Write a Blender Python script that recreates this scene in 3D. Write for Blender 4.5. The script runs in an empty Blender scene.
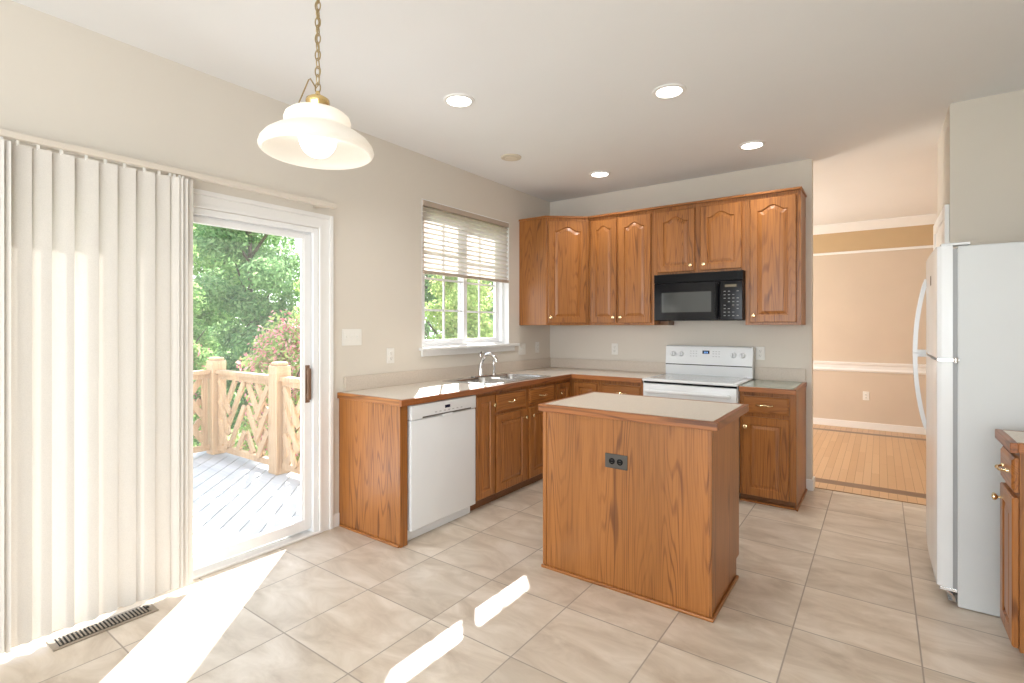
import bpy, bmesh, math, random
from mathutils import Vector, Matrix
random.seed(7)
scene = bpy.context.scene
COL = scene.collection
PI = math.pi

# ------------------------------------------------------------------ camera
cam_d = bpy.data.cameras.new('camera'); cam = bpy.data.objects.new('camera', cam_d); COL.objects.link(cam)
FPX = 510.0
cam_d.sensor_width = 36.0; cam_d.lens = FPX * 36.0 / 1024.0
cam_d.shift_y = -(341.5 - 326.5) / 1024.0
cam_d.clip_start = 0.05; cam_d.clip_end = 200
cam.location = (3.01, -4.89, 1.362)
cam.rotation_euler = (PI / 2, 0, 0.626)
scene.camera = cam

# ------------------------------------------------------------------ exposure, world, sun, added fill lamps
vs = scene.view_settings
scene.display_settings.display_device = 'sRGB'
vs.view_transform = 'Standard'; vs.look = 'None'; vs.gamma = 1.0; vs.use_curve_mapping = False
vs.exposure = 0.16
scene.cycles.use_denoising = True
scene.cycles.max_bounces = 10; scene.cycles.diffuse_bounces = 6; scene.cycles.glossy_bounces = 4
scene.cycles.transparent_max_bounces = 12; scene.cycles.transmission_bounces = 6
scene.cycles.sample_clamp_indirect = 6.0
scene.cycles.caustics_reflective = False; scene.cycles.caustics_refractive = False

w = bpy.data.worlds.new('sky_world'); scene.world = w; w.use_nodes = True
nt = w.node_tree
bgn = nt.nodes['Background']; bgn.inputs['Strength'].default_value = 2.9
tc = nt.nodes.new('ShaderNodeTexCoord'); sep = nt.nodes.new('ShaderNodeSeparateXYZ')
cr = nt.nodes.new('ShaderNodeValToRGB')
cr.color_ramp.elements[0].position = 0.0; cr.color_ramp.elements[0].color = (0.95, 0.96, 0.97, 1)
cr.color_ramp.elements[1].position = 0.7; cr.color_ramp.elements[1].color = (0.66, 0.79, 0.95, 1)
nt.links.new(tc.outputs['Generated'], sep.inputs[0]); nt.links.new(sep.outputs['Z'], cr.inputs[0])
nt.links.new(cr.outputs[0], bgn.inputs['Color'])

sun_d = bpy.data.lights.new('sun', 'SUN'); sun = bpy.data.objects.new('sun', sun_d); COL.objects.link(sun)
sun_d.energy = 19.0; sun_d.angle = 0.012; sun_d.color = (1.0, 0.97, 0.925)
sun.rotation_euler = Vector((0.67, -0.74, -0.775)).to_track_quat('-Z', 'Y').to_euler()
sun.location = (-6, 7, 9)

X_RIGHT = 4.06
def area(name, loc, direction, sx, sy, energy, color):
    d = bpy.data.lights.new(name, 'AREA'); o = bpy.data.objects.new(name, d); COL.objects.link(o)
    d.shape = 'RECTANGLE'; d.size = sx; d.size_y = sy; d.energy = energy; d.color = color
    o.location = loc; o.rotation_euler = Vector(direction).to_track_quat('-Z', 'Z').to_euler()
    return o
# added area lamps brighten the rooms from unseen rear, right and dining openings
area('fill_rear', (1.15, -8.42, 1.35), (0, 1, 0.05), 1.7, 1.7, 50, (0.86, 0.94, 1.0))
area('fill_rear', (3.1, -8.42, 1.35), (0, 1, 0.05), 1.5, 1.7, 30, (0.86, 0.94, 1.0))
area('fill_right', (X_RIGHT - .03, -6.6, 1.4), (-1, 1.0, 0.05), 1.8, 1.9, 40, (0.90, 0.96, 1.0))
area('fill_dining', (0.12, 1.8, 1.5), (1, 0.1, 0), 1.5, 1.3, 74, (1.0, 0.955, 0.92))

# ------------------------------------------------------------------ materials
def new_mat(name):
    m = bpy.data.materials.new(name); m.use_nodes = True
    return m, m.node_tree, m.node_tree.nodes['Principled BSDF']
def setp(b, **k):
    names = dict(col='Base Color', rough='Roughness', metal='Metallic', spec='Specular IOR Level', coat='Coat Weight', emis='Emission Color', es='Emission Strength')
    for key, v in k.items():
        if key in ('col', 'emis'): v = (*v, 1)
        b.inputs[names[key]].default_value = v
def plain(name, col, rough=0.5, var=0.03, scale=6.0, bump=0.0, bscale=200, **k):
    m, t, b = new_mat(name); setp(b, col=col, rough=rough, **k)
    co = t.nodes.new('ShaderNodeTexCoord')
    if var:
        n = t.nodes.new('ShaderNodeTexNoise'); n.inputs['Scale'].default_value = scale; n.inputs['Detail'].default_value = 4
        t.links.new(co.outputs['Object'], n.inputs['Vector'])
        r = t.nodes.new('ShaderNodeValToRGB')
        r.color_ramp.elements[0].color = (*[max(0, c * (1 - var)) for c in col], 1); r.color_ramp.elements[0].position = .3
        r.color_ramp.elements[1].color = (*[min(1, c * (1 + var)) for c in col], 1); r.color_ramp.elements[1].position = .7
        t.links.new(n.outputs['Fac'], r.inputs[0]); t.links.new(r.outputs[0], b.inputs['Base Color'])
    if bump:
        n2 = t.nodes.new('ShaderNodeTexNoise'); n2.inputs['Scale'].default_value = bscale; n2.inputs['Detail'].default_value = 2
        t.links.new(co.outputs['Object'], n2.inputs['Vector'])
        bp = t.nodes.new('ShaderNodeBump'); bp.inputs['Strength'].default_value = bump; bp.inputs['Distance'].default_value = 0.002
        t.links.new(n2.outputs['Fac'], bp.inputs['Height']); t.links.new(bp.outputs[0], b.inputs['Normal'])
    return m
def wood(name, axis, light, dark, freq=19.0, rough=0.33, cath=0.70):
    m, t, b = new_mat(name); setp(b, rough=rough)
    L = t.links.new; N = t.nodes.new
    co = N('ShaderNodeTexCoord'); oi = N('ShaderNodeObjectInfo')
    off = N('ShaderNodeVectorMath'); off.operation = 'MULTIPLY_ADD'
    comb = N('ShaderNodeCombineXYZ')
    for i in range(3): L(oi.outputs['Random'], comb.inputs[i])
    off.inputs[1].default_value = (7, 5, 9); L(comb.outputs[0], off.inputs[0]); L(co.outputs['Object'], off.inputs[2])
    mp = N('ShaderNodeMapping'); s = [8.5, 8.5, 8.5]; s[axis] = 0.62; mp.inputs['Scale'].default_value = s
    L(off.outputs[0], mp.inputs['Vector'])
    n = N('ShaderNodeTexNoise'); n.inputs['Scale'].default_value = 1.0; n.inputs['Detail'].default_value = 1.6; n.inputs['Roughness'].default_value = .35
    L(mp.outputs[0], n.inputs['Vector'])
    mul = N('ShaderNodeMath'); mul.operation = 'MULTIPLY'; mul.inputs[1].default_value = freq * 2 * PI; L(n.outputs['Fac'], mul.inputs[0])
    sn = N('ShaderNodeMath'); sn.operation = 'SINE'; L(mul.outputs[0], sn.inputs[0])
    r1 = N('ShaderNodeMapRange'); r1.inputs[1].default_value = 0.35; r1.inputs[2].default_value = 1.0; L(sn.outputs[0], r1.inputs[0])
    # slow mask, so that the cathedral lines come and go
    nm = N('ShaderNodeTexNoise'); nm.inputs['Scale'].default_value = .9; nm.inputs['Detail'].default_value = 1; L(mp.outputs[0], nm.inputs['Vector'])
    rm = N('ShaderNodeMapRange'); rm.inputs[1].default_value = .40; rm.inputs[2].default_value = .62; rm.inputs[3].default_value = .25; L(nm.outputs['Fac'], rm.inputs[0])
    mm = N('ShaderNodeMath'); mm.operation = 'MULTIPLY'; L(r1.outputs[0], mm.inputs[0]); L(rm.outputs[0], mm.inputs[1])
    # pores
    mp2 = N('ShaderNodeMapping'); s2 = [130.0] * 3; s2[axis] = 3.0; mp2.inputs['Scale'].default_value = s2; L(off.outputs[0], mp2.inputs['Vector'])
    n2 = N('ShaderNodeTexNoise'); n2.inputs['Scale'].default_value = 1.0; n2.inputs['Detail'].default_value = 3; L(mp2.outputs[0], n2.inputs['Vector'])
    r2 = N('ShaderNodeMapRange'); r2.inputs[1].default_value = .48; r2.inputs[2].default_value = .75; L(n2.outputs['Fac'], r2.inputs[0])
    a = N('ShaderNodeMath'); a.operation = 'MULTIPLY'; a.inputs[1].default_value = cath; L(mm.outputs[0], a.inputs[0])
    a2 = N('ShaderNodeMath'); a2.operation = 'MULTIPLY_ADD'; a2.inputs[1].default_value = .55; L(r2.outputs[0], a2.inputs[0]); L(a.outputs[0], a2.inputs[2]); a2.use_clamp = True
    # board to board tone
    mp3 = N('ShaderNodeMapping'); s3 = [4.5] * 3; s3[axis] = .25; mp3.inputs['Scale'].default_value = s3; L(off.outputs[0], mp3.inputs['Vector'])
    n3 = N('ShaderNodeTexNoise'); n3.inputs['Scale'].default_value = 1.0; n3.inputs['Detail'].default_value = 2; L(mp3.outputs[0], n3.inputs['Vector'])
    mx = N('ShaderNodeMix'); mx.data_type = 'RGBA'; mx.inputs[6].default_value = (*light, 1); mx.inputs[7].default_value = (*dark, 1); L(a2.outputs[0], mx.inputs[0])
    hs = N('ShaderNodeHueSaturation'); rv = N('ShaderNodeMapRange'); rv.inputs[1].default_value = .3; rv.inputs[2].default_value = .7; rv.inputs[3].default_value = .84; rv.inputs[4].default_value = 1.14
    L(n3.outputs['Fac'], rv.inputs[0]); L(rv.outputs[0], hs.inputs['Value']); L(mx.outputs[2], hs.inputs['Color']); L(hs.outputs[0], b.inputs['Base Color'])
    bp = N('ShaderNodeBump'); bp.inputs['Strength'].default_value = .12; bp.inputs['Distance'].default_value = .001; bp.invert = True
    L(a2.outputs[0], bp.inputs['Height']); L(bp.outputs[0], b.inputs['Normal'])
    return m
def tile_mat():
    m, t, b = new_mat('floor_tile'); L = t.links.new; N = t.nodes.new
    co = N('ShaderNodeTexCoord'); sp = N('ShaderNodeSeparateXYZ'); L(co.outputs['Object'], sp.inputs[0])
    P = 0.457; idx = []; edge = []
    for ax, o in (('X', 0.86), ('Y', -3.646)):
        s = N('ShaderNodeMath'); s.operation = 'SUBTRACT'; s.inputs[1].default_value = o; L(sp.outputs[ax], s.inputs[0])
        d = N('ShaderNodeMath'); d.operation = 'DIVIDE'; d.inputs[1].default_value = P; L(s.outputs[0], d.inputs[0])
        f = N('ShaderNodeMath'); f.operation = 'FLOOR'; L(d.outputs[0], f.inputs[0]); idx.append(f)
        fr = N('ShaderNodeMath'); fr.operation = 'FRACT'; L(d.outputs[0], fr.inputs[0])
        pp = N('ShaderNodeMath'); pp.operation = 'PINGPONG'; pp.inputs[1].default_value = .5; L(fr.outputs[0], pp.inputs[0]); edge.append(pp)
    mn = N('ShaderNodeMath'); mn.operation = 'MINIMUM'; L(edge[0].outputs[0], mn.inputs[0]); L(edge[1].outputs[0], mn.inputs[1])
    g = N('ShaderNodeMapRange'); g.inputs[1].default_value = .0045; g.inputs[2].default_value = .0085; L(mn.outputs[0], g.inputs[0])  # 0 in the grout
    cb = N('ShaderNodeCombineXYZ'); L(idx[0].outputs[0], cb.inputs[0]); L(idx[1].outputs[0], cb.inputs[1])
    wn = N('ShaderNodeTexWhiteNoise'); wn.noise_dimensions = '2D'; L(cb.outputs[0], wn.inputs['Vector'])
    # each tile shows its own piece of the stone print
    sh = N('ShaderNodeVectorMath'); sh.operation = 'MULTIPLY_ADD'; sh.inputs[1].default_value = (9, 7, 3); L(wn.outputs['Color'], sh.inputs[0]); L(co.outputs['Object'], sh.inputs[2])
    mpv = N('ShaderNodeMapping'); mpv.inputs['Rotation'].default_value = (0, 0, .6); mpv.inputs['Scale'].default_value = (1.0, 2.2, 1); L(sh.outputs[0], mpv.inputs['Vector'])
    n1 = N('ShaderNodeTexNoise'); n1.inputs['Scale'].default_value = 3.2; n1.inputs['Detail'].default_value = 7; n1.inputs['Roughness'].default_value = .6; n1.inputs['Distortion'].default_value = .7; L(mpv.outputs[0], n1.inputs['Vector'])
    c1 = N('ShaderNodeValToRGB'); e = c1.color_ramp.elements
    e[0].position = .30; e[0].color = (.465, .38, .295, 1); e[1].position = .68; e[1].color = (.71, .63, .54, 1)
    x = e.new(.5); x.color = (.60, .515, .42, 1)
    L(n1.outputs['Fac'], c1.inputs[0])
    hv = N('ShaderNodeHueSaturation'); rv = N('ShaderNodeMapRange'); rv.inputs[3].default_value = .93; rv.inputs[4].default_value = 1.05; L(wn.outputs['Value'], rv.inputs[0]); L(rv.outputs[0], hv.inputs['Value']); L(c1.outputs[0], hv.inputs['Color'])
    mx = N('ShaderNodeMix'); mx.data_type = 'RGBA'; mx.inputs[6].default_value = (.36, .31, .26, 1); L(hv.outputs[0], mx.inputs[7]); L(g.outputs[0], mx.inputs[0])
    L(mx.outputs[2], b.inputs['Base Color'])
    rr = N('ShaderNodeMapRange'); rr.inputs[3].default_value = .75; rr.inputs[4].default_value = .28; L(g.outputs[0], rr.inputs[0]); L(rr.outputs[0], b.inputs['Roughness'])
    n4 = N('ShaderNodeTexNoise'); n4.inputs['Scale'].default_value = 26; n4.inputs['Detail'].default_value = 3; L(co.outputs['Object'], n4.inputs['Vector'])
    ad = N('ShaderNodeMath'); ad.operation = 'MULTIPLY_ADD'; ad.inputs[1].default_value = .35; L(n4.outputs['Fac'], ad.inputs[0]); L(g.outputs[0], ad.inputs[2])
    bp = N('ShaderNodeBump'); bp.inputs['Strength'].default_value = .3; bp.inputs['Distance'].default_value = .002; L(ad.outputs[0], bp.inputs['Height']); L(bp.outputs[0], b.inputs['Normal'])
    return m
def plank_mat():
    m, t, b = new_mat('dining_floor_oak'); L = t.links.new; N = t.nodes.new
    co = N('ShaderNodeTexCoord'); mp = N('ShaderNodeMapping'); mp.inputs['Rotation'].default_value = (0, 0, PI / 2); L(co.outputs['Object'], mp.inputs['Vector'])
    br = N('ShaderNodeTexBrick'); br.inputs['Scale'].default_value = 1.0; br.inputs['Brick Width'].default_value = .9; br.inputs['Row Height'].default_value = .06
    br.inputs['Mortar Size'].default_value = .0015; br.inputs['Color1'].default_value = (.62, .40, .22, 1); br.inputs['Color2'].default_value = (.55, .335, .17, 1); br.inputs['Mortar'].default_value = (.30, .15, .06, 1)
    L(mp.outputs[0], br.inputs['Vector'])
    # dark inlay bands of the floor border
    sp = N('ShaderNodeSeparateXYZ'); L(co.outputs['Object'], sp.inputs[0])
    prev = br.outputs['Color']
    for y0, y1 in ((.30, .44), (2.93, 3.05)):
        a = N('ShaderNodeMath'); a.operation = 'GREATER_THAN'; a.inputs[1].default_value = y0; L(sp.outputs['Y'], a.inputs[0])
        c = N('ShaderNodeMath'); c.operation = 'LESS_THAN'; c.inputs[1].default_value = y1; L(sp.outputs['Y'], c.inputs[0])
        ml = N('ShaderNodeMath'); ml.operation = 'MULTIPLY'; L(a.outputs[0], ml.inputs[0]); L(c.outputs[0], ml.inputs[1])
        mx = N('ShaderNodeMix'); mx.data_type = 'RGBA'; mx.inputs[7].default_value = (.20, .115, .07, 1); L(prev, mx.inputs[6]); L(ml.outputs[0], mx.inputs[0]); prev = mx.outputs[2]
    L(prev, b.inputs['Base Color']); setp(b, rough=.33)
    return m
def speckle(name, base, spots, rough=.35):
    m, t, b = new_mat(name); L = t.links.new; N = t.nodes.new; setp(b, rough=rough)
    co = N('ShaderNodeTexCoord'); n = N('ShaderNodeTexNoise'); n.inputs['Scale'].default_value = 160; n.inputs['Detail'].default_value = 3; L(co.outputs['Object'], n.inputs['Vector'])
    r = N('ShaderNodeValToRGB'); e = r.color_ramp.elements; e[0].position = .38; e[0].color = (*spots, 1); e[1].position = .55; e[1].color = (*base, 1); L(n.outputs['Fac'], r.inputs[0]); L(r.outputs[0], b.inputs['Base Color'])
    return m
def translucent(name, col, tcol, fac=.5, weave=0):
    m = bpy.data.materials.new(name); m.use_nodes = True; t = m.node_tree; t.nodes.clear(); N = t.nodes.new; L = t.links.new
    o = N('ShaderNodeOutputMaterial'); d = N('ShaderNodeBsdfDiffuse'); tr = N('ShaderNodeBsdfTranslucent'); mx = N('ShaderNodeMixShader')
    d.inputs[0].default_value = (*col, 1); tr.inputs[0].default_value = (*tcol, 1); mx.inputs[0].default_value = fac
    L(d.outputs[0], mx.inputs[1]); L(tr.outputs[0], mx.inputs[2]); L(mx.outputs[0], o.inputs[0])
    if weave:
        co = N('ShaderNodeTexCoord'); n = N('ShaderNodeTexNoise'); n.inputs['Scale'].default_value = weave; L(co.outputs['Object'], n.inputs['Vector'])
        r = N('ShaderNodeValToRGB'); e = r.color_ramp.elements; e[0].color = (*[c * .93 for c in col], 1); e[1].color = (*col, 1); e[0].position = .35; e[1].position = .6
        L(n.outputs['Fac'], r.inputs[0]); L(r.outputs[0], d.inputs[0])
    return m
def leaf_mat(name, c0, c1):
    m = bpy.data.materials.new(name); m.use_nodes = True; t = m.node_tree; t.nodes.clear(); N = t.nodes.new; L = t.links.new
    o = N('ShaderNodeOutputMaterial'); d = N('ShaderNodeBsdfDiffuse'); tr = N('ShaderNodeBsdfTranslucent'); mx = N('ShaderNodeMixShader'); mx.inputs[0].default_value = .5
    g = N('ShaderNodeNewGeometry'); r = N('ShaderNodeValToRGB'); e = r.color_ramp.elements; e[0].color = (*c0, 1); e[1].color = (*c1, 1)
    L(g.outputs['Random Per Island'], r.inputs[0]); L(r.outputs[0], d.inputs[0]); L(r.outputs[0], tr.inputs[0])
    L(d.outputs[0], mx.inputs[1]); L(tr.outputs[0], mx.inputs[2]); L(mx.outputs[0], o.inputs[0])
    return m
def pane(name, tint=(1, 1, 1), refl=.06):
    m = bpy.data.materials.new(name); m.use_nodes = True; t = m.node_tree; t.nodes.clear(); N = t.nodes.new; L = t.links.new
    o = N('ShaderNodeOutputMaterial'); tr = N('ShaderNodeBsdfTransparent'); gl = N('ShaderNodeBsdfGlossy'); gl.inputs['Roughness'].default_value = .02
    tr.inputs[0].default_value = (*tint, 1); lw = N('ShaderNodeLayerWeight'); lw.inputs[0].default_value = .5; mx = N('ShaderNodeMixShader')
    pw = N('ShaderNodeMath'); pw.operation = 'POWER'; pw.inputs[1].default_value = 5; L(lw.outputs['Facing'], pw.inputs[0])
    ma = N('ShaderNodeMath'); ma.operation = 'MULTIPLY_ADD'; ma.inputs[1].default_value = .7; ma.inputs[2].default_value = refl * .5; L(pw.outputs[0], ma.inputs[0])
    L(ma.outputs[0], mx.inputs[0])
    du = N('ShaderNodeBsdfTranslucent'); du.inputs[0].default_value = (.9, .9, .9, 1); m2 = N('ShaderNodeMixShader'); m2.inputs[0].default_value = .013  # slight translucent mix puts a pale glare veil into the glass
    L(tr.outputs[0], m2.inputs[1]); L(du.outputs[0], m2.inputs[2]); L(m2.outputs[0], mx.inputs[1]); L(gl.outputs[0], mx.inputs[2]); L(mx.outputs[0], o.inputs[0])
    return m
def emit(name, col, s):
    m, t, b = new_mat(name); setp(b, col=col, emis=col, es=s, rough=.4)
    return m

OAK_L, OAK_D = (.365, .140, .034), (.13, .040, .009)
M = {}
M['wall'] = plain('wall_paint', (.68, .635, .565), .9, .012, 2, .08, 260)
M['ceiling'] = plain('ceiling_paint', (.80, .81, .82), .95, .01, 2, .05, 200)
M['trim'] = plain('trim_white', (.82, .82, .81), .35, .01)
M['vinyl'] = plain('vinyl_white', (.84, .85, .86), .3, .01)
M['tile'] = tile_mat()
M['plank'] = plank_mat()
M['oak'] = wood('oak_vertical', 2, OAK_L, OAK_D)
M['oak_x'] = wood('oak_along_x', 0, OAK_L, OAK_D)
M['oak_y'] = wood('oak_along_y', 1, OAK_L, OAK_D)
M['oak_edge_x'] = wood('oak_edge_x', 0, (.37, .135, .040), (.12, .038, .012), 12, .33, .9)
M['oak_edge_y_shaded'] = wood('oak_edge_y_shaded', 1, (.33, .115, .036), (.12, .038, .012), 12, .33, .9)  # darker copy of the edge oak, shade of the side edges in its colour
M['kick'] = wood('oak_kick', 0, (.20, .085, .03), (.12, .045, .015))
M['lam'] = speckle('laminate_beige', (.71, .65, .57), (.62, .555, .475))
M['splash'] = speckle('backsplash_beige', (.63, .56, .485), (.56, .49, .415), .45)
M['lam_reflect'] = speckle('laminate_green_reflection', (.40, .44, .37), (.31, .35, .29), .22)  # greenish reflection on the worktop, painted into the laminate colour
M['appl'] = plain('appliance_white', (.785, .81, .83), .22, .01)
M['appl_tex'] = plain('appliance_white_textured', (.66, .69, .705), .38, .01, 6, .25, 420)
M['appl_grey'] = plain('appliance_grey', (.36, .37, .38), .4, .01)
M['cooktop'] = plain('cooktop_glass', (.40, .42, .43), .08, .04, 30)
M['black'] = plain('black_gloss', (.006, .006, .008), .10, 0, spec=.22)
M['black_matte'] = plain('black_plastic', (.008, .008, .009), .3, 0, spec=.10)
M['dark_glass'] = plain('oven_window', (.06, .065, .065), .06, 0)
M['screen'] = plain('display_dark', (.012, .02, .05), .15, 0)
M['grey_mark'] = plain('grey_print', (.42, .43, .45), .5, 0)
M['silver_mark'] = plain('pale_print', (.25, .25, .25), .4, 0)
M['steel'] = plain('stainless', (.62, .62, .62), .24, .03, 90, metal=1.0)
M['chrome'] = plain('chrome', (.78, .78, .78), .09, 0, metal=1.0)
M['brass'] = plain('brass', (.90, .72, .42), .13, 0, metal=1.0)
M['brass_lamp'] = plain('lamp_brass', (.78, .58, .27), .22, 0, metal=1.0)
M['chain'] = plain('antique_brass', (.48, .38, .22), .32, 0, metal=1.0)
M['plate'] = plain('switch_plate', (.80, .79, .75), .4, 0)
M['plate_slot'] = plain('socket_slot', (.10, .09, .08), .5, 0)
M['plate_dark'] = plain('outlet_dark_plate', (.065, .058, .05), .45, 0)
M['vane'] = translucent('vane_fabric', (.715, .68, .63), (.46, .43, .39), .10, 300)
M['shade'] = translucent('pleated_fabric', (.70, .645, .59), (.72, .665, .62), .5)
M['rail_cream'] = plain('rail_cream', (.66, .60, .52), .45, .01)
M['shade_rail'] = plain('shade_rail_taupe', (.47, .39, .32), .5, .01)
M['pane'] = pane('window_pane')
M['bronze'] = plain('handle_bronze', (.20, .115, .07), .4, .05)
M['threshold'] = plain('threshold_metal', (.74, .73, .71), .4, .02)
M['register'] = plain('register_metal', (.27, .22, .165), .4, .03)
M['void'] = plain('register_void', (.03, .027, .022), .9, 0)
M['dining_wall'] = plain('dining_wall_peach', (.62, .525, .425), .9, .02, 3, .06, 200)
M['dining_band'] = plain('dining_band_tan', (.54, .395, .235), .9, .02)
M['deck'] = wood('deck_grey', 0, (.45, .46, .48), (.33, .34, .36), 8, .7, .3)
M['rail_wood'] = wood('railing_pine', 2, (.50, .345, .21), (.36, .225, .125), 9, .65, .5)
M['glass_white'] = translucent('opal_glass', (.88, .86, .82), (.95, .92, .88), .5)
M['bulb'] = emit('lamp_bulb', (1.0, .96, .90), 3.6)
M['can_glow'] = emit('downlight_lens', (1.0, .97, .90), 6.0)
M['bark'] = plain('bark', (.12, .09, .065), .9, .3, 20)
M['leaf_a'] = leaf_mat('leaf_mid', (.17, .32, .10), (.42, .55, .24))
M['leaf_b'] = leaf_mat('leaf_pale', (.26, .40, .12), (.56, .62, .27))
M['leaf_c'] = leaf_mat('leaf_dark', (.15, .29, .12), (.40, .54, .27))
M['blossom'] = leaf_mat('blossom_pink', (.72, .22, .28), (.86, .48, .50))
M['grass'] = plain('lawn', (.16, .26, .06), .95, .3, 3)

# ------------------------------------------------------------------ mesh helpers
ORG = {}
class MB:
    def __init__(s, xf=None): s.bm = bmesh.new(); s.xf = xf or Matrix()
    def _v(s, p): return s.bm.verts.new(s.xf @ Vector(p))
    def box(s, x0, x1, y0, y1, z0, z1, bev=0.0, seg=2):
        vs_ = [s._v((x, y, z)) for x in (x0, x1) for y in (y0, y1) for z in (z0, z1)]
        fs = [s.bm.faces.new([vs_[i] for i in f]) for f in ((0, 1, 3, 2), (4, 6, 7, 5), (0, 4, 5, 1), (2, 3, 7, 6), (0, 2, 6, 4), (1, 5, 7, 3))]
        if bev:
            es = list({e for f in fs for e in f.edges})
            bmesh.ops.bevel(s.bm, geom=es, offset=bev, segments=seg, profile=.5, affect='EDGES', clamp_overlap=True)
        return s
    def loops(s, loops, cap=True, close=True):
        rows = [[s._v(p) for p in lp] for lp in loops]; n = len(rows[0])
        for a, b in zip(rows, rows[1:]):
            for i in range(n if close else n - 1):
                j = (i + 1) % n
                try: s.bm.faces.new((a[i], a[j], b[j], b[i]))
                except ValueError: pass
        if cap:
            s.bm.faces.new(rows[0][::-1]); s.bm.faces.new(rows[-1])
        return s
    def lathe(s, prof, c=(0, 0, 0), axis=2, seg=32, cap=True):
        lp = []
        for r, h in prof:
            row = []
            for i in range(seg):
                a = 2 * PI * i / seg; p = [r * math.cos(a), r * math.sin(a)]
                q = {2: (p[0], p[1], h), 0: (h, p[0], p[1]), 1: (p[0], h, p[1])}[axis]
                row.append((c[0] + q[0], c[1] + q[1], c[2] + q[2]))
            lp.append(row)
        return s.loops(lp, cap)
    def tube(s, pts, r, seg=10, cap=True):
        pts = [Vector(p) for p in pts]; rs = r if isinstance(r, (list, tuple)) else [r] * len(pts)
        lp = []; ref = None
        for i, p in enumerate(pts):
            d = (pts[min(i + 1, len(pts) - 1)] - pts[max(i - 1, 0)]).normalized()
            if ref is None: ref = d.orthogonal().normalized()
            ref = (ref - d * ref.dot(d)).normalized(); q = d.cross(ref)
            lp.append([p + (ref * math.cos(2 * PI * k / seg) + q * math.sin(2 * PI * k / seg)) * rs[i] for k in range(seg)])
        return s.loops(lp, cap)
    def beam(s, a, b, w, t, nrm):
        a, b, nrm = Vector(a), Vector(b), Vector(nrm); d = (b - a).normalized(); sd = d.cross(nrm).normalized()
        lp = [[p + sd * w / 2 * i + nrm * t / 2 * j for i, j in ((-1, -1), (1, -1), (1, 1), (-1, 1))] for p in (a, b)]
        return s.loops(lp)
    def sphere(s, c, r, u=16, v=10, sc=(1, 1, 1)):
        prof = []
        lp = []
        for i in range(1, v):
            a = -PI / 2 + PI * i / v
            lp.append([(c[0] + sc[0] * r * math.cos(a) * math.cos(2 * PI * k / u), c[1] + sc[1] * r * math.cos(a) * math.sin(2 * PI * k / u), c[2] + sc[2] * r * math.sin(a)) for k in range(u)])
        return s.loops(lp)
    def prism(s, poly, axis, a, b):
        def P(u, v, h): return {2: (u, v, h), 1: (u, h, v), 0: (h, u, v)}[axis]
        return s.loops([[P(u, v, a) for u, v in poly], [P(u, v, b) for u, v in poly]])
    def build(s, name, mat, parent=None, smooth=None, recalc=True):
        if recalc: bmesh.ops.recalc_face_normals(s.bm, faces=s.bm.faces)
        o_ = ORG.get(parent.name, Vector()) if parent else None
        if parent is None:
            xs = [v.co for v in s.bm.verts]
            lo = [min(c[i] for c in xs) for i in range(3)]; hi = [max(c[i] for c in xs) for i in range(3)]
            o_ = Vector(((lo[0] + hi[0]) / 2, (lo[1] + hi[1]) / 2, lo[2])) if getattr(s, 'center', False) else Vector()
        for v in s.bm.verts: v.co -= o_
        me = bpy.data.meshes.new(name); s.bm.to_mesh(me); s.bm.free()
        ob = bpy.data.objects.new(name, me); COL.objects.link(ob)
        if isinstance(mat, (list, tuple)):
            for m_ in mat: me.materials.append(m_)
        else: me.materials.append(mat)
        ob.parent = parent
        if parent is None: ob.location = o_
        ORG[ob.name] = o_.copy()
        if smooth is not None:
            for p in me.polygons: p.use_smooth = True
            try: me.set_sharp_from_angle(angle=math.radians(smooth))
            except Exception: pass
        return ob
def thing(name, label, cat, loc, group=None):
    o = bpy.data.objects.new(name, None); COL.objects.link(o); o.location = loc; o.empty_display_size = .1
    ORG[o.name] = Vector(loc); o['label'] = label; o['category'] = cat
    if group: o['group'] = group
    return o
def shell(name, loc=(0, 0, 0)):
    o = bpy.data.objects.new(name, None); COL.objects.link(o); o.location = loc; o['kind'] = 'structure'; ORG[o.name] = Vector(loc); o.empty_display_size = .1
    return o
def struct(name, mb, mat):
    o = mb.build(name, mat); o['kind'] = 'structure'; return o
def dup(root, delta, label):
    r = root.copy(); COL.objects.link(r); r.location = Vector(root.location) + Vector(delta); r['label'] = label
    def rec(src, dst):
        for ch in [c for c in bpy.data.objects if c.parent == src]:
            c = ch.copy(); COL.objects.link(c); c.parent = dst; rec(ch, c)
    rec(root, r); ORG[r.name] = Vector(r.location)
    return r

# ------------------------------------------------------------------ room shell
CEIL = 2.755
X_R = 4.06; Y_REAR = -8.5; WT = 0.15
struct('floor', MB().box(-.0, X_R + .1, Y_REAR, .10, -.06, 0), M['tile'])
struct('floor_dining', MB().box(-.0, 4.7, .10, 3.5, -.06, 0.0), M['plank'])
struct('ceiling', MB().box(-WT, X_R + .9, Y_REAR - .1, 3.55, CEIL, CEIL + .12), M['ceiling'])
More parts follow.
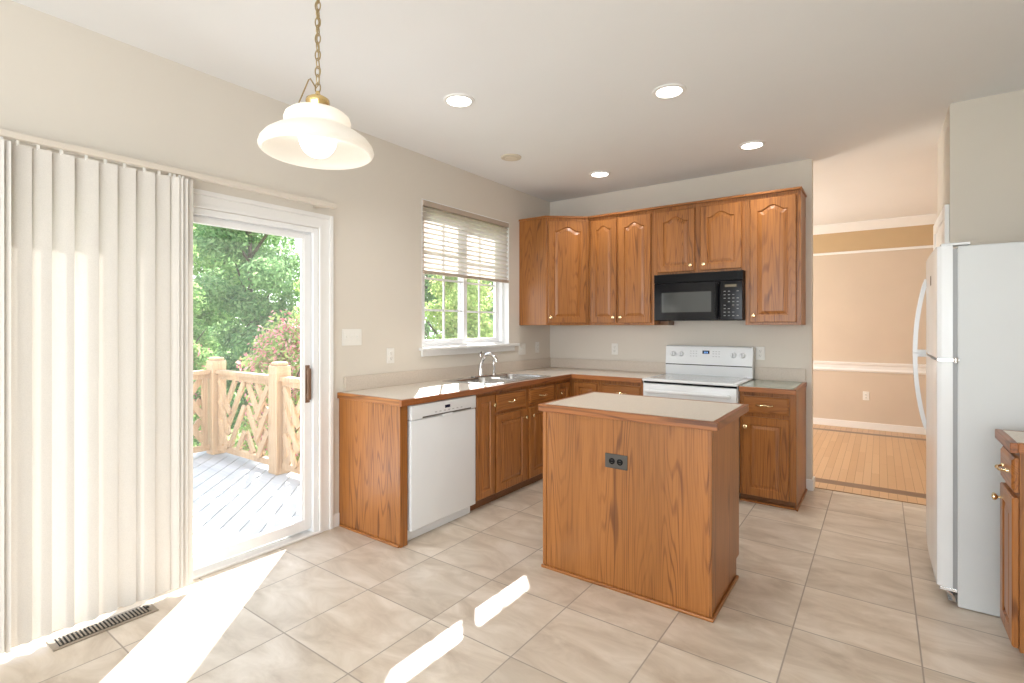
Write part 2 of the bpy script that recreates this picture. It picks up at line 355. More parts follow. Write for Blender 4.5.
# left wall: patio door opening y -4.76..-2.91, z 0..2.01 ; kitchen window y -1.975..-.775, z 1.19..2.40
wl = MB()
wl.box(-WT, 0, Y_REAR, -4.76, 0, CEIL).box(-WT, 0, -4.76, -2.91, 2.01, CEIL).box(-WT, 0, -2.91, -1.975, 0, CEIL)
wl.box(-WT, 0, -1.975, -.775, 0, 1.165).box(-WT, 0, -1.975, -.775, 2.40, CEIL).box(-WT, 0, -.775, .115, 0, CEIL)
struct('wall_left', wl, M['wall'])
struct('wall_back', MB().box(0, 2.545, 0, .115, 0, CEIL), M['wall'])
struct('wall_pantry', MB().box(3.36, 4.9, -.70, .15, 0, CEIL), M['wall'])
wq = MB(); wq.box(X_R, X_R + .1, Y_REAR, -7.55, 0, CEIL).box(X_R, X_R + .1, -5.65, -.70, 0, CEIL).box(X_R, X_R + .1, -7.55, -5.65, 2.4, CEIL).box(X_R, X_R + .1, -7.55, -5.65, 0, .4)
struct('wall_right', wq, M['wall'])
wr = MB()
wr.box(0, .3, Y_REAR - .12, Y_REAR, 0, CEIL).box(2.0, 2.35, Y_REAR - .12, Y_REAR, 0, CEIL).box(3.85, X_R, Y_REAR - .12, Y_REAR, 0, CEIL)
for a, b in ((.3, 2.0), (2.35, 3.85)): wr.box(a, b, Y_REAR - .12, Y_REAR, 0, .5).box(a, b, Y_REAR - .12, Y_REAR, 2.2, CEIL)
struct('wall_rear', wr, M['wall'])
# dining room beyond the opening
YF = 3.36
struct('wall_dining_far', MB().box(-.1, 4.7, YF, YF + .1, 0, CEIL), M['dining_wall'])
struct('wall_dining_right', MB().box(4.6, 4.7, .15, YF, 0, CEIL), M['dining_wall'])
dl = MB(); dl.box(-.1, 0, .115, 1.0, 0, CEIL).box(-.1, 0, 2.6, YF, 0, CEIL).box(-.1, 0, 1.0, 2.6, 0, .8).box(-.1, 0, 1.0, 2.6, 2.2, CEIL)
struct('wall_dining_left', dl, M['dining_wall'])
struct('trim_1', MB().prism([(YF, 2.755), (YF - .085, 2.755), (YF - .085, 2.74), (YF - .03, 2.67), (YF - .012, 2.64), (YF, 2.64)], 0, 0, 4.6), M['trim'])
struct('trim_2', MB().box(0, 4.6, YF - .006, YF, 2.375, 2.64), M['dining_band'])
struct('trim_3', MB().box(0, 4.6, YF - .02, YF, 2.345, 2.378, .005), M['trim'])
struct('trim_4', MB().prism([(YF, .885), (YF - .03, .878), (YF - .028, .855), (YF - .014, .84), (YF - .012, .80), (YF - .024, .775), (YF - .012, .755), (YF, .75)], 0, 0, 4.6), M['trim'])
struct('baseboard_dining', MB().box(0, 4.6, YF - .016, YF, 0, .09, .004), M['trim'])
struct('trim_5', MB().box(2.56, 3.36, .094, .108, 0, .004, .001), plain('oak_threshold', (.30, .18, .085), .4, .05))
# pantry doorway on the face of the right wall block
pd = shell('door_3', (3.36, -.27, 0))
MB().box(3.335, 3.3595, -.695, -.62, 0, 2.13, .004).box(3.335, 3.3595, .075, .15, 0, 2.13, .004).box(3.335, 3.3595, -.62, .075, 2.055, 2.13, .004).build('casing', M['trim'], pd)
MB().box(3.345, 3.3595, -.62, .075, .01, 2.055).build('door_slab', M['trim'], pd)
# baseboards
struct('baseboard_left', MB().box(0, .014, -2.808, -2.756, 0, .09, .003), M['trim'])
struct('baseboard_back', MB().box(2.506, 2.559, -.014, .13, 0, .09, .003), M['trim'])
struct('baseboard_rear', MB().box(0, .014, Y_REAR, -4.88, 0, .09, .003), M['trim'])

# ------------------------------------------------------------------ patio door
d1 = shell('door_1', (0, -3.83, 0))
cas = MB()
for ya, yb, yc_, yd in ((-2.91, -2.888, -2.836, -2.808), (-4.76, -4.782, -4.834, -4.862)): # inner bead, field, outer band
    S_ = lambda p, q: (min(p, q), max(p, q))
    cas.box(0, .018, *S_(ya, yb), 0, 2.032, .003).box(0, .013, *S_(yb, yc_), 0, 2.077, .001).box(0, .022, *S_(yc_, yd), 0, 2.105, .004)
cas.box(0, .018, -4.76, -2.91, 2.01, 2.032, .003).box(0, .013, -4.782, -2.888, 2.0325, 2.077, .001).box(0, .022, -4.834, -2.836, 2.0775, 2.105, .004)
cas.build('casing', M['trim'], d1)
fr = MB()
fr.box(-.14, 0, -2.945, -2.911, 0, 2.009, .003).box(-.14, 0, -4.759, -4.725, 0, 2.009, .003).box(-.14, 0, -4.725, -2.945, 1.975, 2.009, .003)
fr.box(-.045, -.035, -4.725, -2.945, 1.955, 1.975).box(-.098, -.088, -4.725, -2.945, 1.955, 1.975)
fr.build('frame', M['vinyl'], d1)
MB().box(-.16, .022, -4.75, -2.905, 0, .014, .005).box(-.075, -.055, -4.725, -2.945, .02, .036, .003).build('threshold', M['threshold'], d1)
def sash(name, x, y0, y1, handle):
    s = MB(); a, b = x - .018, x + .018; sw = .052
    s.box(a, b, y0, y0 + sw, .036, 1.965, .006).box(a, b, y1 - sw, y1, .036, 1.965, .006)
    s.box(a, b, y0 + sw - .005, y1 - sw + .005, .036, .105, .006).box(a, b, y0 + sw - .005, y1 - sw + .005, 1.93, 1.965, .006)
    s.box(x - .010, x + .012, y0 + sw - .002, y0 + sw + .010, .1, 1.935).box(x - .010, x + .012, y1 - sw - .010, y1 - sw + .002, .1, 1.935)
    p = s.build(name, M['vinyl'], d1)
    MB().box(x - .004, x + .004, y0 + sw - .004, y1 - sw + .004, .10, 1.936).build('glass_pane', M['pane'], p)
    if handle:
        h = MB(); h.box(x + .018, x + .024, y1 - .046, y1 - .014, .865, 1.11, .003).box(x + .024, x + .040, y1 - .040, y1 - .02, .90, .925, .003).box(x + .024, x + .040, y1 - .040, y1 - .02, 1.05, 1.075, .003).box(x + .036, x + .048, y1 - .042, y1 - .018, .885, 1.09, .005)
        h.build('pull_handle', M['bronze'], p)
sash('sliding_panel', -.04, -3.86, -2.947, True)
sash('fixed_panel', -.093, -4.723, -3.80, False)

# ------------------------------------------------------------------ kitchen window
w1 = shell('window_1', (0, -1.375, 1.19))
wf = MB(); Y0, Y1, Z0, Z1 = -1.974, -.776, 1.166, 2.399
wf.box(-.13, -.055, Y0, Y0 + .045, Z0, Z1, .004).box(-.13, -.055, Y1 - .045, Y1, Z0, Z1, .004).box(-.13, -.055, Y0 + .045, Y1 - .045, Z1 - .045, Z1, .004).box(-.13, -.055, Y0 + .045, Y1 - .045, Z0, Z0 + .045, .004)
wf.build('window_frame', M['vinyl'], w1)
def wsash(y0, y1, x):
    s = MB(); a, b = x - .016, x + .016
    s.box(a, b, y0, y0 + .05, 1.212, 2.353, .005).box(a, b, y1 - .05, y1, 1.212, 2.353, .005).box(a, b, y0 + .045, y1 - .045, 1.212, 1.252, .005).box(a, b, y0 + .045, y1 - .045, 2.313, 2.353, .005)
    p = s.build('sash', M['vinyl'], w1)
    g = MB(); ym = (y0 + y1) / 2
    g.box(x - .006, x + .006, ym - .009, ym + .009, 1.25, 2.315)
    for z in (1.50, 1.765, 2.04): g.box(x - .0055, x + .0055, y0 + .048, y1 - .048, z - .009, z + .009)
    g.build('muntin_grid', M['vinyl'], p)
    MB().box(x - .002, x + .002, y0 + .046, y1 - .046, 1.25, 2.315).build('glass_pane', M['pane'], p)
wsash(-1.93, -1.345, -.075); wsash(-1.40, -.82, -.112)
MB().box(-.054, .0, -1.974, -.776, 1.166, 1.192).box(.0005, .05, -2.01, -.655, 1.166, 1.192, .006).build('sill', M['trim'], w1)
MB().box(0, .018, -1.985, -.70, 1.118, 1.166, .004).build('apron', M['trim'], w1)
lin = MB(); lin.box(-.055, .001, -1.9745, -1.9655, 1.192, 2.3995).box(-.055, .001, -.7845, -.7755, 1.192, 2.3995).box(-.055, .001, -1.9655, -.7845, 2.391, 2.3995)
lin.build('jamb_liner', M['trim'], w1)

# pleated shade in the upper half of the window
ps = thing('pleated_shade', 'beige pleated shade drawn halfway down the kitchen window', 'window shade', (-.02, -1.375, 2.39))
MB().box(-.038, .008, -1.963, -.787, 2.348, 2.390, .004).build('head_rail', M['shade_rail'], ps)
MB().box(-.036, .006, -1.963, -.787, 1.797, 1.822, .004).build('bottom_rail', M['shade_rail'], ps)
pl_ = []; nz = 13; za, zb = 1.82, 2.35
for i in range(nz * 2 + 1):
    z = za + (zb - za) * i / (nz * 2); x = -.028 if i % 2 == 0 else .0
    pl_.append((x, z))
sh = MB(); sh.loops([[(x, y, z) for y in (-1.962, -.788)] for x, z in pl_], cap=False, close=False)
sh.build('pleated_fabric', M['shade'], ps)

# ------------------------------------------------------------------ vertical blind
vb = thing('vertical_blind', 'cream vertical blind drawn to the left over the patio door', 'blind', (.1, -3.85, 2.13))
MB().box(.078, .122, -4.90, -2.85, 2.136, 2.165, .005).box(.0, .076, -4.3, -4.27, 2.14, 2.167, .003).box(.0, .076, -3.84, -3.81, 2.14, 2.167, .003).box(.0, .076, -2.95, -2.92, 2.14, 2.167, .003).build('head_rail', M['rail_cream'], vb)
vlist = [(-4.80, 55), (-4.74, 35), (-4.67, 30), (-4.60, 30), (-4.53, 30), (-4.475, 40), (-4.447, 55), (-4.424, 60), (-4.376, 22), (-4.312, 22), (-4.236, 22), (-4.150, 22), (-4.079, 22), (-4.006, 22), (-3.926, 22), (-3.862, 22), (-3.815, 44), (-3.795, 50), (-3.772, 54), (-3.755, 28)]
for i, (yc, ang) in enumerate(vlist):
    a = math.radians(ang); lp = []
    for k in range(7):
        t = -1 + 2 * k / 6; u = .0445 * t; bow = .006 * (1 - t * t)
        y = yc + u * math.cos(a) - bow * math.sin(a); x = .10 + u * math.sin(a) + bow * math.cos(a)
        lp.append([(x, y, z) for z in (.035 + random.uniform(-.006, .006), 1.0, 2.118)])
    m_ = MB(); m_.loops(lp, cap=False, close=False)
    v_ = m_.build('vane', M['vane'], vb, smooth=60)
    MB().box(.094, .106, yc - .005, yc + .005, 2.112, 2.137, .001).build('carrier_clip', M['plate'], v_)
MB().tube([(.1, -4.86, 2.13), (.11, -4.87, 1.6), (.11, -4.875, .9)], .003, 6).build('control_cord', M['plate'], vb)

# ------------------------------------------------------------------ floor register
rg = thing('floor_register', 'brown metal floor register under the vertical blind', 'floor vent', (.145, -4.10, 0))
MB().box(.09, .205, -4.285, -3.90, .0005, .005, .001).build('flange', M['register'], rg)
MB().box(.108, .187, -4.262, -3.925, .0045, .0062).build('vent_opening', M['void'], rg)
lv = MB()
for i in range(24):
    y = -4.255 + i * .0142; lv.beam((.110, y, .0075), (.185, y, .0075), .0055, .003, (0, 0, 1))
lv.build('louvre_grille', M['register'], rg)
MB().box(.14, .155, -3.935, -3.923, .006, .014, .002).build('damper_lever', M['void'], rg)

# ------------------------------------------------------------------ wall plates
def frameM(origin, u, n):
    u, n = Vector(u), Vector(n); z = Vector((0, 0, 1))
    m_ = Matrix((u, n, z)).transposed().to_4x4(); m_.translation = Vector(origin); return m_
def plate(kind, label, origin, u, n, gang=1, group=None):
    """origin: plate centre on the wall; u along the wall, n out of it"""
    X = frameM(origin, u, n); wv = .072 + .046 * (gang - 1)
    t_ = thing('light_switch' if kind == 'switch' else 'wall_outlet', label, 'switch' if kind == 'switch' else 'outlet', origin, group)
    MB(X).box(-wv / 2, wv / 2, 0.0002, .006, -.058, .058, .003).build('cover_plate', M['plate'], t_)
    for g in range(gang):
        c = (g - (gang - 1) / 2) * .046
        if kind == 'switch':
            p = MB(X).box(c - .016, c + .016, .005, .008, -.033, .033, .001).build('rocker', M['plate'], t_)
            MB(X).box(c - .005, c + .005, .007, .016, -.003, .012, .002).build('toggle', M['plate'], p)
        else:
            for zc in (-.02, .02):
                p = MB(X).lathe([(.0165, .005), (.0165, .0085), (.015, .0092)], (c, 0, zc), 1, 20).build('socket', M['plate'], t_, smooth=40)
                s_ = MB(X); s_.box(c - .0075, c - .0055, .0085, .0096, zc - .004, zc + .006).box(c + .0055, c + .0075, .0085, .0096, zc - .004, zc + .006).box(c - .002, c + .002, .0085, .0096, zc - .012, zc - .008)
                s_.build('slots', M['plate_slot'], p)
    return t_
LX, LN = (0, 1, 0), (1, 0, 0); BX, BN = (1, 0, 0), (0, -1, 0)
plate('switch', 'three gang white switch plate between the patio door and window', (0, -2.648, 1.287), LX, LN, 3)
plate('outlet', 'white wall outlet above the counter left of the window', (0, -2.30, 1.142), LX, LN)
plate('switch', 'two gang white switch plate right of the window sill', (0, -.55, 1.128), LX, LN, 2)
plate('outlet', 'white outlet on the left wall under the corner cabinet', (0, -.265, 1.138), LX, LN)
plate('outlet', 'white outlet on the back wall left of the range', (.786, 0, 1.13), BX, BN)
plate('outlet', 'white outlet on the back wall right of the range', (2.157, 0, 1.128), BX, BN)
plate('outlet', 'low white outlet on the peach dining room wall', (2.852, YF, .44), BX, BN)

# ------------------------------------------------------------------ cabinet builders (local frame: u along the front, n out, z up)
def arch_pts(u0, u1, z0, z1, a):
    """closed loop from lower left: bottom, right, top (arched by a), left"""
    pts = []; K = 4; T = 28
    for i in range(K): pts.append((u0 + (u1 - u0) * i / K, z0))
    for i in range(K): pts.append((u1, z0 + (z1 - z0) * i / K))
    for i in range(T):
        u = u1 + (u0 - u1) * i / T; t = abs(u - (u0 + u1) / 2) / ((u1 - u0) / 2)
        s = 0 if t > .80 else .5 * (1 + math.cos(PI * t / .80)); s = s ** .8 if s > 0 else 0
        pts.append((u, z1 + a * s))
    for i in range(K): pts.append((u0, z1 - (z1 - z0) * i / K))
    return pts
def door(X, parent, u0, u1, z0, z1, arch=False, knob=None, rail=.057, name='door', n0=.001, th=.019, mat=None):
    """raised panel door; knob=(u,z)"""
    a = .042 if arch else 0; aa = min(a, (u1 - u0) * .13) if arch else 0
    r = min(rail, (u1 - u0) * .24)
    outer = arch_pts(u0, u1, z0, z1, 0)
    i0 = arch_pts(u0 + r, u1 - r, z0 + r, z1 - r - aa, aa)
    e = .006; i1 = arch_pts(u0 + r + e, u1 - r - e, z0 + r + e, z1 - r - e - aa, aa)
    e = .010; i2 = arch_pts(u0 + r + e, u1 - r - e, z0 + r + e, z1 - r - e - aa, aa)
    e = .034; i3 = arch_pts(u0 + r + e, u1 - r - e, z0 + r + e, z1 - r - e - aa, aa * .95)
    P = lambda lp, n: [(u, n, z) for u, z in lp]
    sh_ = lambda lp, d: [(u + (d if u <= u0 + 1e-6 else -d if u >= u1 - 1e-6 else 0), z + (d if z <= z0 + 1e-6 else -d if z >= z1 - 1e-6 else 0)) for u, z in lp]
    f = n0 + th
    mb = MB(X); mb.loops([P(outer, n0), P(outer, f - .005), P(sh_(outer, .005), f), P(i0, f), P(i1, f - .008), P(i2, f - .008), P(i3, f - .0015)])
    d = mb.build(name, mat or M['oak'], parent)
    if knob: knob_(X, d, knob[0], f, knob[1])
    return d
def knob_(X, parent, u, n, z):
    MB(X).lathe([(.006, n - .001), (.0055, n + .010), (.0135, n + .016), (.0165, n + .022), (.0145, n + .028), (.006, n + .031)], (u, 0, z), 1, 18).build('knob', M['brass'], parent, smooth=50)
def pull_(X, parent, u, n, z, w_=.105):
    m_ = MB(X); pts = []
    for i in range(13):
        t = -1 + 2 * i / 12; pts.append((u + t * w_ / 2, n + .004 + .022 * (1 - t ** 4), z + .004 * math.cos(t * PI * 1.5)))
    m_.tube(pts, [.0035 + .003 * abs(math.cos(i * PI / 3)) for i in range(13)], 8)
    for s in (-1, 1): m_.lathe([(.009, n - .001), (.007, n + .008)], (u + s * w_ / 2, 0, z), 1, 12)
    m_.sphere((u, n + .027, z), .0075, 10, 8)
    m_.build('pull', M['brass'], parent, smooth=50)
def drawer(X, parent, u0, u1, z0, z1, mat, pull=True, name='drawer', n0=.001):
    f = n0 + .019; mb = MB(X)
    o = [(u0, z0), (u1, z0), (u1, z1), (u0, z1)]
    ins = lambda d: [(u0 + d, z0 + d), (u1 - d, z0 + d), (u1 - d, z1 - d), (u0 + d, z1 - d)]
    P = lambda lp, n: [(u, n, z) for u, z in lp]
    mb.loops([P(o, n0), P(o, f - .008), P(ins(.006), f - .006), P(ins(.014), f)])
    d = mb.build(name, mat, parent)
    if pull: pull_(X, d, (u0 + u1) / 2, f, (z0 + z1) / 2)
    return d
def carcass(X, parent, w_, dep, z0, z1, side_mat=None, kick=True, top=False, mat=None, kick_in=.045):
    b = MB(X)
    b.box(0, .018, -dep, -.02, z0, z1).box(w_ - .018, w_, -dep, -.02, z0, z1).box(.018, w_ - .018, -dep, -dep + .01, z0, z1).box(.018, w_ - .018, -dep + .01, -.02, z0, z0 + .018)
    b.box(0, w_, -.02, 0, z0, z1)
    if top: b.box(.018, w_ - .018, -dep + .01, -.02, z1 - .018, z1)
    b.build('cabinet_body', mat or M['oak'], parent)
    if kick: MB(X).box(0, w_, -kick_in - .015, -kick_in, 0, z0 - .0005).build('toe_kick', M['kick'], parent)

# ------------------------------------------------------------------ left base run (faces +x, front plane x=.60)
ZC = .872; FX = .60
def left_cab(name, label, y0, y1):
    return thing(name, label, 'cabinet', ((FX) / 2, (y0 + y1) / 2, 0), 'oak base cabinets'), frameM((FX, y0, 0), LX, LN)
ep = thing('cabinet_end_panel', 'oak end panel closing the counter left of the dishwasher', 'cabinet', (.31, -2.75, 0))
MB().box(0.001, .60, -2.752, -2.732, .0, ZC).build('side_panel', M['oak'], ep)
MB().box(.60, .62, -2.752, -2.695, .0, ZC, .002).box(.03, .60, -2.715, -2.695, 0, ZC).build('face_stile', M['oak'], ep)
MB().box(.600, .622, -2.758, -2.7515, .018, ZC, .002).build('corner_bead', M['oak'], ep)
MB().box(.02, .612, -2.766, -2.752, 0, .016, .005).build('base_shoe', M['oak_x'], ep)

t, X = left_cab('base_cabinet', 'narrow oak base cabinet with one tall door right of the dishwasher', -2.035, -1.795)
carcass(X, t, .24, .58, .075, ZC)
door(X, t, .012, .228, .082, .845, knob=(.198, .766), rail=.05)
t, X = left_cab('sink_cabinet', 'oak sink base cabinet with two doors under the sink', -1.795, -.885)
carcass(X, t, .91, .58, .075, ZC)
for a, b, kx in ((.014, .417, .390), (.469, .872, .497)):
    drawer(X, t, a, b, .70, .838, M['oak_y'], name='drawer_front')
    door(X, t, a, b, .082, .678, knob=(kx, .612))
# corner cabinet, L-shaped with one folded door
t = thing('corner_base_cabinet', 'oak corner base cabinet with a folded two leaf door', 'cabinet', (.45, -.45, 0), 'oak base cabinets')
b = MB(); b.box(.012, .60, -.885, -.867, .075, ZC).box(.895, .913, -.61, -.012, .075, ZC).box(.58, .60, -.867, -.61, .075, ZC).box(.58, .895, -.61, -.59, .075, ZC).box(.012, .58, -.867, -.012, .075, .093).box(.58, .895, -.59, -.012, .075, .093)
b.build('cabinet_body', M['oak'], t)
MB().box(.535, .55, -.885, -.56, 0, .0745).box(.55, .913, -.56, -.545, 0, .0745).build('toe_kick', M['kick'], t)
door(frameM((FX, -.885, 0), LX, LN), t, .016, .236, .082, .838, knob=(.056, .752), rail=.045)
door(frameM((.60, -.61, 0), BX, BN), t, .052, .288, .082, .838, rail=.045)
# back run
t = thing('base_cabinet', 'oak base cabinet with drawer left of the range', 'cabinet', (1.13, -.3, 0), 'oak base cabinets')
X = frameM((.915, -.61, 0), BX, BN); carcass(X, t, .422, .598, .075, ZC)
drawer(X, t, .03, .395, .70, .838, M['oak_x']); door(X, t, .03, .395, .082, .678, knob=(.36, .61))
t = thing('base_cabinet', 'oak base cabinet with drawer at the right end beside the range', 'cabinet', (2.31, -.3, 0), 'oak base cabinets')
X = frameM((2.115, -.61, 0), BX, BN); carcass(X, t, .385, .598, .06, .860, kick_in=.03)
drawer(X, t, .022, .345, .698, .828, M['oak_x']); door(X, t, .022, .345, .062, .668, knob=(.048, .592))
MB().box(2.5002, 2.506, -.61, -.012, .0, .86).build('side_panel', M['oak'], t)
MB().box(2.506, 2.518, -.625, -.016, 0, .016, .005).box(2.115, 2.506, -.606, -.578, 0, .016, .004).build('base_shoe', M['oak_x'], t)

# ------------------------------------------------------------------ countertops
ZT = .912
ct = thing('countertop', 'beige laminate L-shaped countertop with wood edge by the window', 'countertop', (.3, -1.4, ZC))
b = MB()
b.box(0.001, .622, -2.745, -1.815, ZC, ZT).box(.001, .622, -.985, -.001, ZC, ZT).box(.001, .115, -1.815, -.985, ZC, ZT).box(.585, .622, -1.815, -.985, ZC, ZT).box(.622, 1.337, -.636, -.001, ZC, ZT)
b.build('laminate_top', M['lam'], ct)
MB().box(.622, .646, -2.768, -.6605, ZC, ZT, .003).build('wood_edge', M['oak_edge_y_shaded'], ct)
MB().box(.001, .6215, -2.768, -2.7452, ZC, ZT, .003).build('wood_edge', M['oak_x'], ct)
MB().box(.6225, 1.337, -.660, -.6362, ZC, ZT, .003).build('wood_edge', M['oak_edge_x'], ct)
MB().box(.001, .02, -2.715, -.0012, ZT, 1.014, .002).box(.02, 1.345, -.02, -.0012, ZT, 1.014, .002).build('backsplash', M['splash'], ct)
ct2 = thing('countertop', 'small countertop with a painted greenish reflection on the cabinet right of the range', 'countertop', (2.31, -.3, .86))
MB().box(2.118, 2.486, -.636, -.001, .86, .898).build('laminate_top', M['lam_reflect'], ct2)
MB().box(2.118, 2.51, -.660, -.6362, .86, .898, .003).build('wood_edge', M['oak_edge_x'], ct2)
MB().box(2.4862, 2.51, -.636, -.002, .86, .898, .003).build('wood_edge', M['oak_edge_y_shaded'], ct2)
MB().box(2.118, 2.503, -.02, -.0012, .898, 1.008, .002).build('backsplash', M['splash'], ct2)

# ------------------------------------------------------------------ sink and faucet
sk = thing('kitchen_sink', 'double bowl stainless sink set in the counter under the window', 'sink', (.35, -1.4, ZT))
rim = MB(); SX0, SX1, SY0, SY1 = .095, .605, -1.835, -.965
bowls = ((.175, .565, -1.785, -1.425), (.175, .565, -1.375, -1.015))
z0, z1 = ZT + .0003, ZT + .006
rim.box(SX0, bowls[0][0], SY0, SY1, z0, z1, .002).box(bowls[0][1], SX1, SY0, SY1, z0, z1, .002)
for a, b_ in ((SY0, -1.785), (-1.425, -1.375), (-1.015, SY1)): rim.box(.174, .566, a, b_, z0, z1, .002)
rim.build('rim', M['steel'], sk)
for x0, x1, y0, y1 in bowls:
    def ring(d, z, n=6, r=.05):
        pts = []
        for cx_, cy_, a0 in ((x1 - d - r, y1 - d - r, 0), (x0 + d + r, y1 - d - r, PI / 2), (x0 + d + r, y0 + d + r, PI), (x1 - d - r, y0 + d + r, 1.5 * PI)):
            for k in range(n): a = a0 + PI / 2 * k / (n - 1); pts.append((cx_ + r * math.cos(a), cy_ + r * math.sin(a), z))
        return pts
    bm_ = MB(); bm_.loops([ring(-.004, z1 - .001), ring(.0, z1 - .002), ring(.008, ZT - .02), ring(.014, ZT - .14), ring(.04, ZT - .165)], cap=False)
    bot = ring(.04, ZT - .165); vs2 = [bm_.bm.verts.new(p) for p in bot]; bm_.bm.faces.new(vs2)
    bw = bm_.build('bowl', M['steel'], sk, smooth=50)
    MB().lathe([(.04, ZT - .1645), (.036, ZT - .1615), (.012, ZT - .1625)], ((x0 + x1) / 2, (y0 + y1) / 2, 0), 2, 20).build('drain', M['chrome'], bw, smooth=40)
fa = thing('faucet', 'chrome single lever faucet behind the sink', 'faucet', (.135, -1.37, ZT))
f0 = ZT + .0063
MB().box(.112, .158, -1.50, -1.24, f0, f0 + .012, .008, 3).build('base_plate', M['chrome'], fa, smooth=40)
MB().lathe([(.024, f0 + .01), (.022, f0 + .05), (.019, f0 + .075)], (.135, -1.385, 0), 2, 20).build('faucet_body', M['chrome'], fa, smooth=40)
pts = []
for i in range(14):
    a = PI * (1 - i / 13 * .86); pts.append((.135 + .085 * (1 + math.cos(a)) , -1.385 + .02 * i / 13, f0 + .085 + .115 * math.sin(a)))
MB().tube([(.135, -1.385, f0 + .05)] + pts, [.017] * 10 + [.015] * 5, 12).build('spout', M['chrome'], fa, smooth=50)
MB().tube([(.135, -1.385, f0 + .18), (.128, -1.39, f0 + .205), (.16, -1.40, f0 + .225)], [.012, .010, .006], 10).build('lever', M['chrome'], fa, smooth=50)
sp_ = thing('sink_sprayer', 'chrome side sprayer standing right of the faucet', 'sprayer', (.14, -1.20, ZT))
MB().lathe([(.022, f0), (.020, f0 + .012), (.014, f0 + .02)], (.14, -1.205, 0), 2, 18).build('collar', M['chrome'], sp_, smooth=40)
MB().lathe([(.011, f0 + .018), (.012, f0 + .06), (.016, f0 + .10), (.015, f0 + .13), (.008, f0 + .138)], (.14, -1.205, 0), 2, 18).build('spray_head', M['chrome'], sp_, smooth=40)

# ------------------------------------------------------------------ dishwasher
dw = thing('dishwasher', 'white dishwasher built in under the beige counter', 'dishwasher', (.31, -2.36, 0))
MB().box(.02, .585, -2.685, -2.045, .075, .868).build('tub_body', M['appl_grey'], dw)
p = MB().box(.586, .632, -2.678, -2.047, .075, .769, .008, 3).build('door_panel', M['appl'], dw, smooth=40)
p = MB().box(.586, .636, -2.678, -2.047, .772, .866, .008, 3).build('control_panel', M['appl'], dw, smooth=40)
MB().box(.6355, .6372, -2.375, -2.325, .815, .835).build('display', M['screen'], p)
MB().box(.6352, .6368, -2.582, -2.108, .776, .785).build('pocket_handle', M['plate_slot'], p)
MB().box(.630, .641, -2.40, -2.30, .758, .777, .003).build('latch_lip', M['appl'], p)
for i in range(7): MB().box(.6358, .6365, -2.47 + i * .042, -2.452 + i * .042, .797, .803).build('button', M['grey_mark'], p)
MB().box(.565, .578, -2.683, -2.05, .002, .073).build('kick_plate', M['appl'], dw)

# ------------------------------------------------------------------ range
rn = thing('electric_range', 'white freestanding electric range with smooth glass cooktop', 'range', (1.73, -.33, 0))
MB().box(1.346, 2.109, -.645, -.025, .09, .895).box(1.36, 2.095, -.60, -.05, 0, .09).build('range_body', M['appl'], rn)
tp = MB().box(1.343, 2.112, -.675, -.022, .895, .914, .006, 3).build('cooktop_frame', M['appl'], rn, smooth=40)
MB().box(1.385, 2.07, -.615, -.10, .9135, .9165, .001).build('glass_cooktop', M['cooktop'], tp)
bk = MB(); bk.prism([(-.024, .90), (-.10, .90), (-.105, 1.005), (-.085, 1.175), (-.07, 1.184), (-.024, 1.184)], 0, 1.352, 2.112)
bg = bk.build('backguard', M['appl'], rn)
MB().box(1.354, 2.110, -.1055, -.0985, 1.006, 1.014).build('vent_seam', M['black_matte'], bg)
NB = Vector((0, -.9932, .1168))
def bgx(x, z): return frameM((x, -.105 + (z - 1.005) / .17 * .02, z), (1, 0, 0), (0, -1, 0))
for x in (1.424, 1.497, 1.957, 2.032):
    k = MB(bgx(x, 1.108)).lathe([(.026, -.001), (.026, .006), (.021, .009), (.019, .028), (.016, .031)], (0, 0, 0), 1, 22).build('burner_knob', M['appl'], bg, smooth=40)
    MB(bgx(x, 1.108)).box(-.004, .004, .030, .033, -.016, .016, .001).build('knob_pointer', M['grey_mark'], k)
MB(bgx(1.72, 1.125)).box(-.031, .031, -.001, .0015, -.018, .018).build('clock_display', M['screen'], bg)
MB(bgx(1.72, 1.125)).box(-.016, -.010, .0016, .002, -.008, .008).box(-.004, .002, .0016, .002, -.008, .008).box(.008, .016, .0016, .002, -.008, .008).build('clock_digits', emit('clock_blue', (.15, .4, .9), .5), bg)
for x in (1.585, 1.61, 1.635, 1.785, 1.81, 1.835):
    for z in (1.09, 1.115, 1.135):
        Xb = bgx(x, z); c = Xb.translation; MB().box(c.x - .007, c.x + .007, c.y - .0015, c.y + .001, z - .0025, z + .0025).build('button', M['grey_mark'], bg)
dr = MB().box(1.352, 2.104, -.672, -.648, .30, .876, .006, 3).build('oven_door', M['appl'], rn, smooth=40)
MB().box(1.47, 1.985, -.674, -.671, .42, .70, .001).build('oven_window', M['dark_glass'], dr)
hb = MB(); hb.box(1.385, 2.07, -.722, -.70, .80, .828, .009, 3)
for x in (1.40, 2.035): hb.box(x, x + .022, -.705, -.671, .803, .825, .003)
hb.build('oven_handle', M['appl'], dr, smooth=40)
MB().box(1.352, 2.104, -.670, -.648, .10, .29, .006, 3).build('storage_drawer', M['appl'], rn, smooth=40)
MB().box(1.352, 2.104, -.652, -.646, .878, .894).build('gap_shade_strip', M['black_matte'], rn)  # black strip standing in for the shade in the gap above the oven door

# ------------------------------------------------------------------ upper cabinets
UZ0, UZ1 = 1.375, 2.44
def lip(parent, segs):
    m_ = MB()
    for s in segs: m_.box(*s)
    m_.build('top_moulding', M['oak_x'], parent)
